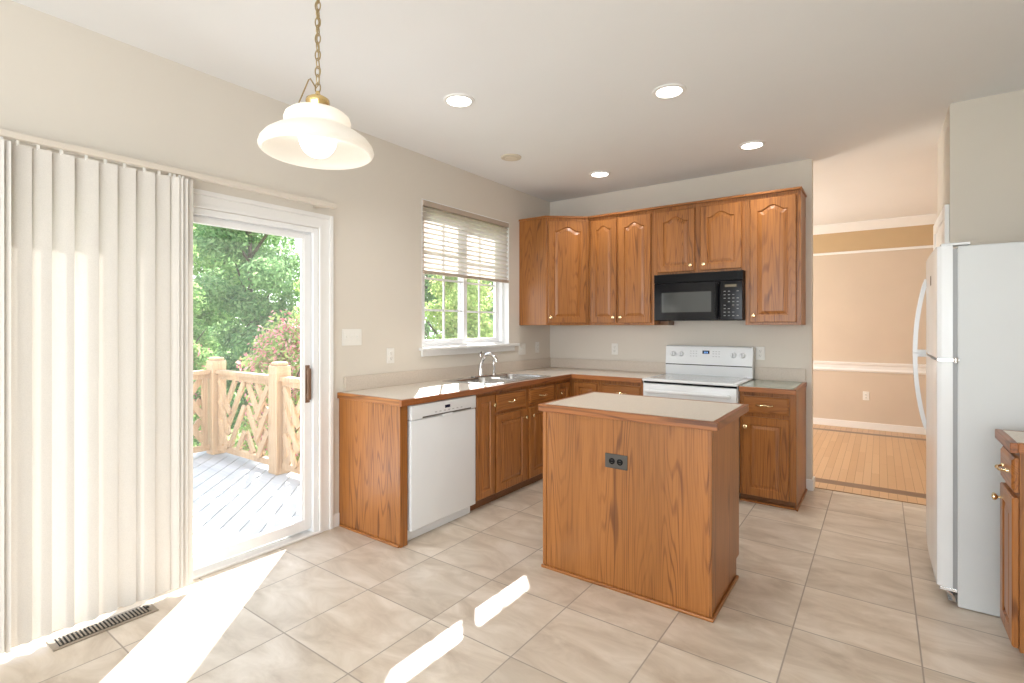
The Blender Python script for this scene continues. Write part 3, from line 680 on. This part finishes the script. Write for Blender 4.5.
# corner cabinet
cc = thing('corner_wall_cabinet', 'oak corner wall cabinet with a diagonal arched door', 'cabinet', (.25, -.25, UZ0), 'oak wall cabinets')
poly = [(.001, -.001), (.001, -.60), (.322, -.60), (.645, -.322), (.645, -.001)]
MB().prism(poly, 2, UZ0, UZ1).build('cabinet_body', M['oak'], cc)
dv = (Vector((.645, -.322, 0)) - Vector((.322, -.60, 0))); Ld = dv.length; dv.normalize(); nv = Vector((dv.y, -dv.x, 0))
X = frameM((.322, -.60, 0), dv, nv)
door(X, cc, .024, Ld - .024, UZ0 + .022, UZ1 - .035, True, knob=(.045, UZ0 + .075))
MB().prism([(.001, -.001), (.001, -.612), (.326, -.612), (.650, -.334), (.645, -.001)], 2, UZ1, UZ1 + .018).build('top_moulding', M['oak_x'], cc)
def wall_cab(label, x0, x1, z0, doors, fil=False):
    t = thing('wall_cabinet', label, 'cabinet', ((x0 + x1) / 2, -.16, z0), 'oak wall cabinets')
    X = frameM((x0, -.31, 0), BX, BN); carcass(X, t, x1 - x0, .308, z0, UZ1, kick=False, top=True)
    for a, b, kn in doors: door(X, t, a - x0, b - x0, z0 + .022, UZ1 - .035, True, knob=(kn - x0, z0 + .075))
    MB().box(x0, x1, -.342, -.002, UZ1, UZ1 + .018, .003).build('top_moulding', M['oak_x'], t)
    return t
wall_cab('oak wall cabinet with two narrow arched doors next to the corner', .646, 1.318, UZ0, ((.672, .950, .925), (.972, 1.290, 1.0)))
wall_cab('short oak wall cabinet with two doors above the microwave', 1.319, 2.096, 1.828, ((1.350, 1.688, 1.655), (1.735, 2.072, 1.768)))
rc_ = wall_cab('single door oak wall cabinet at the right end of the row', 2.097, 2.502, UZ0, ((2.134, 2.472, 2.165),))
MB().box(2.5021, 2.512, -.342, -.002, UZ1, UZ1 + .018, .003).build('moulding_return', M['oak_y'], rc_)
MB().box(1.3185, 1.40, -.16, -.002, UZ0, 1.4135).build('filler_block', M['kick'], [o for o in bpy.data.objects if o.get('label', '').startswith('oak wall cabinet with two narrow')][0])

# ------------------------------------------------------------------ microwave
mw = thing('microwave', 'black over-the-range microwave under the short oak cabinet', 'microwave', (1.72, -.19, 1.414))
MB().box(1.345, 2.094, -.372, -.003, 1.415, 1.826, .002).build('microwave_body', M['black_matte'], mw)
gr = MB().box(1.345, 2.094, -.392, -.3725, 1.748, 1.826, .003).build('vent_grille', M['black_matte'], mw)
sl = MB()
for i in range(6): sl.box(1.375, 2.05, -.3965, -.391, 1.756 + i * .0105, 1.7605 + i * .0105)
sl.build('grille_slats', M['black'], gr)
dr = MB().box(1.347, 1.915, -.395, -.3725, 1.417, 1.745, .004).build('door', M['black'], mw)
MB().box(1.418, 1.845, -.3962, -.394, 1.487, 1.662).build('window', M['dark_glass'], dr)
MB().tube([(1.895, -.396, 1.44), (1.895, -.425, 1.455), (1.895, -.432, 1.58), (1.895, -.425, 1.715), (1.895, -.396, 1.73)], .011, 12).build('handle', M['black_matte'], dr, smooth=50)
cp = MB().box(1.918, 2.092, -.395, -.3725, 1.417, 1.745, .004).build('control_panel', M['black'], mw)
MB().box(1.955, 2.045, -.3965, -.394, 1.692, 1.712).build('display', plain('amber_display', (.16, .12, .06), .3, 0), cp)
for r_ in range(8):
    for c_ in range(4):
        if (r_ + c_) % 5 == 4: continue
        x = 1.945 + c_ * .034; z = 1.45 + r_ * .029; MB().box(x, x + .016, -.3958, -.394, z, z + .006).build('key', M['silver_mark'], cp)

# ------------------------------------------------------------------ island
IZ = .884; IT = .924
il = thing('kitchen_island', 'oak kitchen island with beige top and a dark outlet plate', 'island', (1.92, -2.14, 0))
b = MB(); b.box(1.463, 2.374, -2.440, -2.42, .0, IZ).box(1.463, 1.483, -2.42, -1.865, .10, IZ).box(1.463, 1.483, -2.42, -1.93, 0, .10).box(2.354, 2.374, -2.42, -1.865, .10, IZ).box(2.354, 2.374, -2.42, -1.93, 0, .10).box(1.483, 2.354, -1.885, -1.865, .10, IZ).box(1.483, 2.354, -1.945, -1.93, 0, .10)
b.box(1.483, 2.354, -2.42, -1.885, .10, .118)
b.build('island_body', M['oak'], il)
MB().box(1.458, 1.480, -2.446, -2.4402, .018, IZ, .002).build('corner_bead', M['oak'], il)
MB().box(2.366, 2.379, -2.446, -2.432, .018, IZ, .002).build('corner_bead', M['oak'], il)
MB().box(1.450, 2.388, -2.455, -2.4402, 0, .016, .005).build('base_shoe', M['oak_x'], il)
MB().box(2.3742, 2.388, -2.440, -1.93, 0, .016, .005).build('base_shoe', M['oak_y'], il)
b = MB(); b.box(1.464, 2.382, -2.436, -1.81, IZ, IT - .0003); b.build('laminate_top', M['lam'], il)
MB().box(1.438, 2.408, -2.462, -2.4362, IZ, IT, .003).build('wood_edge', M['oak_edge_x'], il)
MB().box(1.438, 2.408, -1.8098, -1.784, IZ, IT, .003).build('wood_edge', M['oak_edge_x'], il)
MB().box(2.3822, 2.408, -2.436, -1.81, IZ, IT, .003).build('wood_edge', M['oak_edge_y_shaded'], il)
MB().box(1.438, 1.4638, -2.436, -1.81, IZ, IT, .003).build('wood_edge', M['oak_edge_y_shaded'], il)
Xi = frameM((1.483, -1.865, 0), (1, 0, 0), (0, 1, 0))
for a, b_ in ((.01, .43), (.445, .862)):
    drawer(Xi, il, a, b_, .70, .84, M['oak_x']); door(Xi, il, a, b_, .115, .68, knob=((b_ - .03) if a < .2 else (a + .03), .61))
op = MB().box(1.842, 1.966, -2.446, -2.4402, .628, .703, .003).build('outlet_plate', M['plate_dark'], il)
for x in (1.882, 1.926):
    sc = MB().lathe([(.0165, -2.4455), (.0165, -2.4485), (.015, -2.449)], (x, 0, .665), 1, 18).build('socket', M['black_matte'], op, smooth=40)
    MB().box(x - .006, x + .006, -2.4496, -2.4485, .6705, .6725).box(x - .006, x + .006, -2.4496, -2.4485, .6575, .6595).build('slots', M['plate_dark'], sc)

# ------------------------------------------------------------------ refrigerator
fg = thing('refrigerator', 'white top-freezer refrigerator standing on the right', 'refrigerator', (3.66, -1.2, 0))
FY0, FY1 = -1.628, -.815
MB().box(3.312, 4.03, FY0, FY1, .004, 1.752, .006).build('fridge_cabinet', M['appl_tex'], fg)
MB().box(3.292, 3.3125, FY0 + .010, FY1 - .010, .07, 1.74).build('door_gasket', M['appl_grey'], fg)
def fdoor(name, z0, z1):
    mb = MB(); pf = []
    n = 10
    pf.append((3.294, FY0 + .002)); pf.append((3.262, FY0 + .002))
    for i in range(1, n): # gently bowed front with a rounded near edge
        pass
    prof = [(3.294, FY0 + .002), (3.256, FY0 + .003), (3.244, FY0 + .007), (3.236, FY0 + .014), (3.233, FY0 + .030), (3.231, -1.40), (3.229, -1.22), (3.231, -1.03), (3.236, FY1 - .042), (3.241, FY1 - .02), (3.252, FY1 - .008), (3.268, FY1 - .003), (3.294, FY1 - .002)]
    mb.loops([[(x, y, z) for x, y in prof] for z in (z0, z0 + .004, z1 - .004, z1)])
    return mb.build(name, M['appl'], fg, smooth=35)
fz = fdoor('freezer_door', 1.206, 1.756); fd = fdoor('fridge_door', .088, 1.192)
def handle(parent, zs, xs):
    m_ = MB(); n = len(zs); pts = [(xs[i], -.868, zs[i]) for i in range(n)]
    lp = []
    for i, p_ in enumerate(pts):
        q = Vector(pts[min(i + 1, n - 1)]) - Vector(pts[max(i - 1, 0)]); q.normalize(); nn = Vector((-q.z, 0, q.x))
        lp.append([Vector(p_) + nn * a * .011 + Vector((0, bb * .016, 0)) for a, bb in ((-1, -1), (1, -1), (1, 1), (-1, 1))])
    m_.loops(lp); m_.box(3.17, 3.236, -.88, -.856, min(zs, key=lambda z: abs(z - 1.2)) - .012, min(zs, key=lambda z: abs(z - 1.2)) + .012, .003)
    m_.build('handle', M['appl'], parent, smooth=50)
T = [i / 10 for i in range(11)]
handle(fz, [1.208 + .442 * t for t in T], [3.238 - .056 * math.cos(t * PI / 2) ** .8 for t in T])
handle(fd, [1.188 - .453 * t for t in T], [3.238 - .056 * math.cos(t * PI / 2) ** .8 for t in T])
MB().box(3.25, 3.36, FY0 + .01, FY0 + .07, 1.757, 1.770, .004).build('hinge_cover', M['appl'], fg)
MB().box(3.235, 3.318, FY0 - .006, FY0 + .05, 1.192, 1.206, .002).lathe([(.010, 1.186), (.010, 1.212)], (3.306, FY0 - .003, 0), 2, 12).build('middle_hinge', M['chrome'], fg)
MB().box(3.245, 3.312, FY0 + .006, FY0 + .04, .070, .086, .002).tube([(3.262, FY0 + .02, .075), (3.295, FY0 + .02, .05), (3.304, FY0 + .02, .022)], .009, 8).build('bottom_hinge', M['chrome'], fg)
bd = MB().box(3.2285, 3.2315, -1.335, -1.285, 1.585, 1.635, .001).build('badge', M['plate_dark'], fz)
gl = MB()
for i in range(5): gl.box(3.28, 3.296, FY0 + .03, FY1 - .03, .018 + i * .009, .022 + i * .009)
gl.build('toe_grille', M['appl_grey'], fg)
MB().lathe([(.016, 0), (.016, .0035)], (3.36, FY0 + .05, 0), 2, 12).lathe([(.016, 0), (.016, .0035)], (3.36, FY1 - .05, 0), 2, 12).lathe([(.016, 0), (.016, .0035)], (3.97, FY0 + .05, 0), 2, 12).lathe([(.016, 0), (.016, .0035)], (3.97, FY1 - .05, 0), 2, 12).build('levelling_feet', M['black_matte'], fg)

# ------------------------------------------------------------------ cabinet at the right edge
rb = thing('base_cabinet', 'oak base cabinet with drawer and knob beside the refrigerator', 'cabinet', (3.74, -2.0, 0), 'oak base cabinets')
RY0, RY1 = -2.085, -1.80
X = frameM((3.455, RY1, 0), (0, -1, 0), (-1, 0, 0))
carcass(X, rb, RY1 - RY0, .59, .075, .866)
drawer(X, rb, .012, .268, .70, .838, M['oak_y']); door(X, rb, .012, .268, .082, .678, knob=(.040, .618))
ct3 = thing('countertop', 'beige countertop with wood edge beside the refrigerator', 'countertop', (3.74, -2.0, .866))
MB().box(3.446, 4.055, -2.096, -1.805, .866, .906).build('laminate_top', M['lam'], ct3)
MB().box(3.422, 3.4458, -2.12, -1.785, .866, .906, .003).build('wood_edge', M['oak_edge_y_shaded'], ct3)
MB().box(3.446, 4.055, -2.12, -2.0962, .866, .906, .003).box(3.446, 4.055, -1.8048, -1.785, .866, .906, .003).build('wood_edge', M['oak_edge_x'], ct3)

# ------------------------------------------------------------------ ceiling lights
def downlight(x, y, label, first=[None]):
    if first[0] is None:
        t = thing('recessed_light', label, 'ceiling light', (x, y, CEIL), 'recessed ceiling lights')
        MB().lathe([(.073, CEIL - .0005), (.098, CEIL - .0005), (.096, CEIL - .006), (.080, CEIL - .010), (.073, CEIL - .006)], (x, y, 0), 2, 36, cap=False).build('trim_ring', M['trim'], t, smooth=50)
        MB().lathe([(.076, CEIL - .004), (.074, CEIL - .0065), (.05, CEIL - .010), (.01, CEIL - .012)], (x, y, 0), 2, 36).build('lens', M['can_glow'], t, smooth=60)
        first[0] = t
    else:
        t = dup(first[0], (x - first[0].location.x, y - first[0].location.y, 0), label)
    d = bpy.data.lights.new('downlight', 'SPOT'); o = bpy.data.objects.new('downlight', d); COL.objects.link(o)
    d.energy = 25; d.spot_size = 2.4; d.spot_blend = .8; d.shadow_soft_size = .07; d.color = (1.0, .975, .94); o.location = (x, y, CEIL - .03)
downlight(.905, -2.535, 'lit recessed ceiling light nearest the pendant lamp')
downlight(1.995, -1.90, 'lit recessed ceiling light above the kitchen island')
downlight(.932, -.645, 'lit recessed ceiling light near the corner wall cabinet')
downlight(2.209, -.64, 'lit recessed ceiling light in front of the right end cabinet')
sd = thing('ceiling_cap', 'small unlit beige round cap on the ceiling near the window', 'ceiling cap', (.548, -1.498, CEIL))
MB().lathe([(.085, CEIL - .0005), (.083, CEIL - .008), (.060, CEIL - .012)], (.548, -1.498, 0), 2, 32).build('cover', plain('cap_cream', (.60, .54, .44), .6, 0), sd, smooth=40)
MB().lathe([(.052, CEIL - .0125), (.050, CEIL - .016), (.02, CEIL - .018)], (.548, -1.498, 0), 2, 32).build('centre_disc', plain('cap_inner', (.66, .60, .50), .6, 0), sd, smooth=40)

# ------------------------------------------------------------------ pendant lamp
PX, PY, PZ = 1.426, -3.85, 1.968
pn = thing('pendant_lamp', 'white opal glass pendant lamp hanging on a brass chain', 'pendant lamp', (PX, PY, PZ))
prof = [(r * .93, h * .97) for r, h in [(.197, -.004), (.201, .001), (.203, .008), (.198, .024), (.182, .044), (.154, .063), (.128, .075), (.115, .083), (.113, .090), (.117, .099), (.119, .110), (.114, .124), (.098, .137), (.070, .144), (.040, .146)]]
inner = [(r - .006, h - .004) for r, h in prof]
MB().lathe([(r, PZ + h) for r, h in prof] + [(.034, PZ + .140)] + [(r, PZ + h) for r, h in inner[::-1]], (PX, PY, 0), 2, 56, cap=False).build('lamp_shade', M['glass_white'], pn, smooth=60)
MB().sphere((PX, PY, PZ + .045), .062, 24, 16, (1, 1, 1.05)).build('light_bulb', M['bulb'], pn, smooth=60)
MB().lathe([(.02, PZ + .10), (.02, PZ + .15)], (PX, PY, 0), 2, 16).build('socket', M['brass_lamp'], pn, smooth=40)
MB().lathe([(.046, PZ + 0.141), (.044, PZ + 0.147), (.034, PZ + 0.152), (.036, PZ + 0.162), (.040, PZ + 0.172), (.038, PZ + 0.182), (.026, PZ + 0.190), (.010, PZ + 0.196), (.006, PZ + 0.210)], (PX, PY, 0), 2, 28).build('brass_cap', M['brass_lamp'], pn, smooth=50)
# chain links
def link(cz, rot):
    m_ = MB(); pts = []
    for i in range(17):
        a = 2 * PI * i / 16; u = .0095 * math.cos(a); v = .018 * math.sin(a)
        pts.append((PX + u * math.cos(rot), PY + u * math.sin(rot), cz + v))
    m_.tube(pts, .0022, 6, cap=False); return m_
z = PZ + .222; i = 0
while z < CEIL - .03:
    link(z, .5 + (i % 2) * PI / 2).build('chain_link', M['chain'], pn, smooth=60); z += .0285; i += 1
cd = [(PX - .058, PY - .042, PZ + .140), (PX - .060, PY - .044, PZ + .150), (PX - .026, PY - .019, PZ + .250), (PX - .021, PY - .015, PZ + .255), (PX - .006, PY - .003, PZ + .222), (PX + .002, PY + .002, PZ + .235), (PX + .005, PY + .004, PZ + .28)]
zz = PZ + .33
while zz < CEIL - .02: cd.append((PX + .004 * math.sin(zz * 60), PY + .004 * math.cos(zz * 60), zz)); zz += .03
MB().tube(cd, .0026, 6).build('lamp_cord', M['chain'], pn, smooth=60)
MB().lathe([(.062, CEIL - .001), (.060, CEIL - .012), (.035, CEIL - .024), (.010, CEIL - .032)], (PX, PY, 0), 2, 28).build('ceiling_canopy', M['brass_lamp'], pn, smooth=50)

# ------------------------------------------------------------------ deck, railing, garden
DZ = -.05
dk = MB(); s45 = math.sqrt(.5); DX0, DX1, DY0, DY1 = -3.22, -.16, -7.0, -2.14
step = .146
def clip(poly, a, b, c): # keep a*x+b*y<=c
    out = []
    for i in range(len(poly)):
        p, q = poly[i], poly[(i + 1) % len(poly)]; dp = a * p[0] + b * p[1] - c; dq = a * q[0] + b * q[1] - c
        if dp <= 0: out.append(p)
        if dp * dq < 0: t = dp / (dp - dq); out.append((p[0] + (q[0] - p[0]) * t, p[1] + (q[1] - p[1]) * t))
    return out
k0 = int((DX0 + DY0) * s45 / step) - 1; k1 = int((DX1 + DY1) * s45 / step) + 1
for k in range(k0, k1 + 1):
    poly = [(DX0, DY0), (DX1, DY0), (DX1, DY1), (DX0, DY1)]
    poly = clip(poly, s45, s45, (k + 1) * step - .004); poly = clip(poly, -s45, -s45, -(k * step + .004)) if poly else poly
    if len(poly) >= 3: dk.prism(poly, 2, DZ - .035, DZ)
dk.box(DX0, DX1, DY1, DY1 + .03, DZ - .3, DZ - .002).box(DX0 - .03, DX0, DY0, DY1 + .03, DZ - .3, DZ - .002)
struct('floor_deck', dk, M['deck'])
def post(parent, x, y):
    b = MB(); b.box(x - .075, x + .075, y - .075, y + .075, DZ, .985, .008).box(x - .06, x + .06, y - .06, y + .06, .985, 1.02, .012)
    b.build('post', M['rail_wood'], parent)
def lattice(parent, A, B, nrm):
    """one chippendale bay between two posts: rails, side stiles and nested diagonals"""
    A, B, nrm = Vector(A), Vector(B), Vector(nrm); d = (B - A); Lb = d.length; d.normalize(); up = Vector((0, 0, 1))
    P = lambda u, z: A + d * u + up * z
    b = MB(); b.beam(P(0, .862), P(Lb, .862), .04, .09, nrm); b.beam(P(0, .815), P(Lb, .815), .055, .038, nrm); b.build('top_rail', M['rail_wood'], parent)
    b = MB(); b.beam(P(0, .03), P(Lb, .03), .06, .045, nrm); b.build('bottom_rail', M['rail_wood'], parent)
    b = MB(); b.beam(P(.045, .05), P(.045, .80), .05, .04, nrm); b.beam(P(Lb - .045, .05), P(Lb - .045, .80), .05, .04, nrm)
    z0, z1 = .06, .79; u0, u1 = .07, Lb - .07; um = (u0 + u1) / 2; H = z1 - z0; hw = (u1 - u0) / 2
    sl = 1.45 # rise over run
    for k in range(-2, 4): # nested inverted V about the middle of the bay
        zt = z0 + .20 + k * .27
        for sgn in (-1, 1):
            pts = []
            a_, b2 = (0.0, zt), (hw, zt - sl * hw)
            if b2[1] < z0:
                t = (zt - z0) / (sl * hw); b2 = (hw * t, z0)
            if a_[1] > z1:
                t = (zt - z1) / (sl * hw); a_ = (hw * t, z1)
            if b2[0] - a_[0] < .05 or b2[0] <= 0: continue
            off = .012 if sgn > 0 else -.012
            b.beam(P(um + sgn * a_[0], a_[1]) + nrm * off, P(um + sgn * b2[0], b2[1]) + nrm * off, .062, .022, nrm)
    for sgn in (-1, 1): # crossing slats at the two sides
        for zt in (.78, .56, .34):
            du = min(.24, (zt - z0) / sl); b.beam(P(um + sgn * hw, zt) - nrm * .034, P(um + sgn * (hw - du), zt - sl * du) - nrm * .034, .062, .02, nrm)
    b.build('chippendale_panel', M['rail_wood'], parent)
ry = -2.21
ra = thing('deck_railing', 'pine deck railing with diagonal slats straight beyond the glass', 'railing', (-1.7, ry, DZ))
post(ra, -3.0, ry); post(ra, -1.70, ry); post(ra, -.36, ry)
lattice(ra, (-2.925, ry, 0), (-1.775, ry, 0), (0, 1, 0)); lattice(ra, (-1.625, ry, 0), (-.435, ry, 0), (0, 1, 0))
rb2 = thing('deck_railing', 'far side pine railing running left from the corner post', 'railing', (-3.0, -4.2, DZ))
lattice(rb2, (-3.0, -3.37, 0), (-3.0, ry - .08, 0), (1, 0, 0)); post(rb2, -3.0, -3.45); lattice(rb2, (-3.0, -4.72, 0), (-3.0, -3.53, 0), (1, 0, 0)); post(rb2, -3.0, -4.80); lattice(rb2, (-3.0, -6.1, 0), (-3.0, -4.88, 0), (1, 0, 0)); post(rb2, -3.0, -6.18)
GZ = -2.6
struct('ground', MB().box(-40, -.2, -25, 40, GZ - .2, GZ), M['grass'])

def tree(label, x, y, ztop, rad, leaf, n, ls=.10, name='tree', zlow=None, flowers=0, rng=None, group='trees beyond the deck'):
    rng = rng or random.Random(hash((round(x, 2), round(y, 2))) & 0xffff)
    t = thing(name, label, 'tree' if name == 'tree' else 'shrub', (x, y, GZ), group)
    zl = zlow if zlow is not None else GZ + (ztop - GZ) * .25
    tr = MB(); H = ztop - GZ
    tr.tube([(x, y, GZ), (x + .05, y, GZ + H * .3), (x - .08, y + .05, GZ + H * .6), (x, y, GZ + H * .88)], [.05 * rad + .04, .04 * rad + .035, .03 * rad, .02], 8)
    for k in range(9):
        a = rng.uniform(0, 2 * PI); zb = GZ + H * rng.uniform(.25, .7); q = rng.uniform(.5, .85) * rad
        tr.tube([(x, y, zb), (x + q * .5 * math.cos(a), y + q * .5 * math.sin(a), zb + .18 * H * .5), (x + q * math.cos(a), y + q * math.sin(a), zb + .18 * H)], [.022 * rad + .012, .016 * rad + .008, .006], 6)
    tr.build('trunk', M['bark'], t, smooth=60)
    blobs = []
    NB_ = max(34, int(13 * (ztop - zl) / rad))
    for k in range(NB_):
        u = (k + rng.random()) / NB_; zc = zl + (ztop - zl) * u; prof_ = math.sin(PI * min(1, .12 + .88 * u) ** .8) ** .6 if u < .98 else .3
        rr = rad * prof_ * rng.uniform(.25, .85); a = rng.uniform(0, 2 * PI)
        blobs.append((x + rr * math.cos(a), y + rr * math.sin(a), zc, rad * rng.uniform(.26, .46)))
    def cards(cnt, size, lift=0.):
        vs_, fs_ = [], []
        for i in range(cnt):
            bx, by, bz, br = blobs[rng.randrange(len(blobs))]
            d = Vector((rng.gauss(0, 1), rng.gauss(0, 1), rng.gauss(0, 1)))
            if d.length < .01: continue
            d.normalize(); rr = br * (rng.random() ** .4) * (1 + lift); c = Vector((bx, by, bz)) + Vector((d.x * rr, d.y * rr, d.z * rr * .8))
            n_ = (d * .7 + Vector((rng.gauss(0, .6), rng.gauss(0, .6), rng.gauss(0, .6) + .3))).normalized(); a_ = n_.orthogonal().normalized()
            a_ = (Matrix.Rotation(rng.uniform(0, 2 * PI), 3, n_) @ a_); b_ = n_.cross(a_); s_ = size * rng.uniform(.6, 1.35); k_ = len(vs_)
            vs_ += [c - a_ * s_, c + b_ * s_ * .45 + n_ * s_ * .12, c + a_ * s_, c - b_ * s_ * .45 + n_ * s_ * .12]; fs_.append((k_, k_ + 1, k_ + 2, k_ + 3))
        return vs_, fs_
    def mk(nm, cnt, size, mat, lift=0.):
        v_, f_ = cards(cnt, size, lift); o_ = ORG[t.name]; me = bpy.data.meshes.new(nm); me.from_pydata([p - o_ for p in v_], [], f_); me.materials.append(mat)
        ob = bpy.data.objects.new(nm, me); COL.objects.link(ob); ob.parent = t; ORG[ob.name] = o_.copy()
    mk('foliage', n, ls, leaf)
    if flowers: mk('blossoms', flowers, ls * .8, M['blossom'], .12)
    return t
# seen through the patio door
tree('tall mid green tree at the left of the patio door view', -9.4, -.6, 5.6, 1.3, M['leaf_a'], 36000, .06, zlow=-1.6)
tree('pale yellow green tree at the right of the patio door view', -6.3, 1.75, 5.0, .95, M['leaf_b'], 26000, .05, zlow=-1.4)
tree('dark leafy tree in the middle of the patio door view', -13.9, 3.7, 7.6, 2.1, M['leaf_c'], 42000, .085, zlow=-1.6)
tree('hazy tall tree farthest back behind the dark leafy tree', -20.5, 5.6, 9.5, 2.7, M['leaf_a'], 30000, .12, zlow=-1.6)
tree('pink flowering shrub just behind the deck railing', -4.35, -.62, 1.36, .82, M['leaf_b'], 9000, .042, 'flowering_shrub', -1.6, 6500, group='shrubs behind the railing')
tree('green shrub with few blossoms left of the pink shrub', -6.4, -1.15, 1.1, .62, M['leaf_a'], 8000, .045, 'shrub', -1.8, 900, group='shrubs behind the railing')
# seen through the kitchen window
tree('bright green tree filling the left sash of the kitchen window', -3.7, 2.65, 3.2, .92, M['leaf_b'], 18000, .05, zlow=-1.2)
tree('mid green tree filling the right sash of the kitchen window', -4.9, 5.85, 3.7, 1.4, M['leaf_a'], 24000, .06, zlow=-1.2)
tree('dark tree behind the others in the kitchen window', -8.6, 7.6, 4.4, 1.8, M['leaf_c'], 20000, .085, zlow=-1.2)
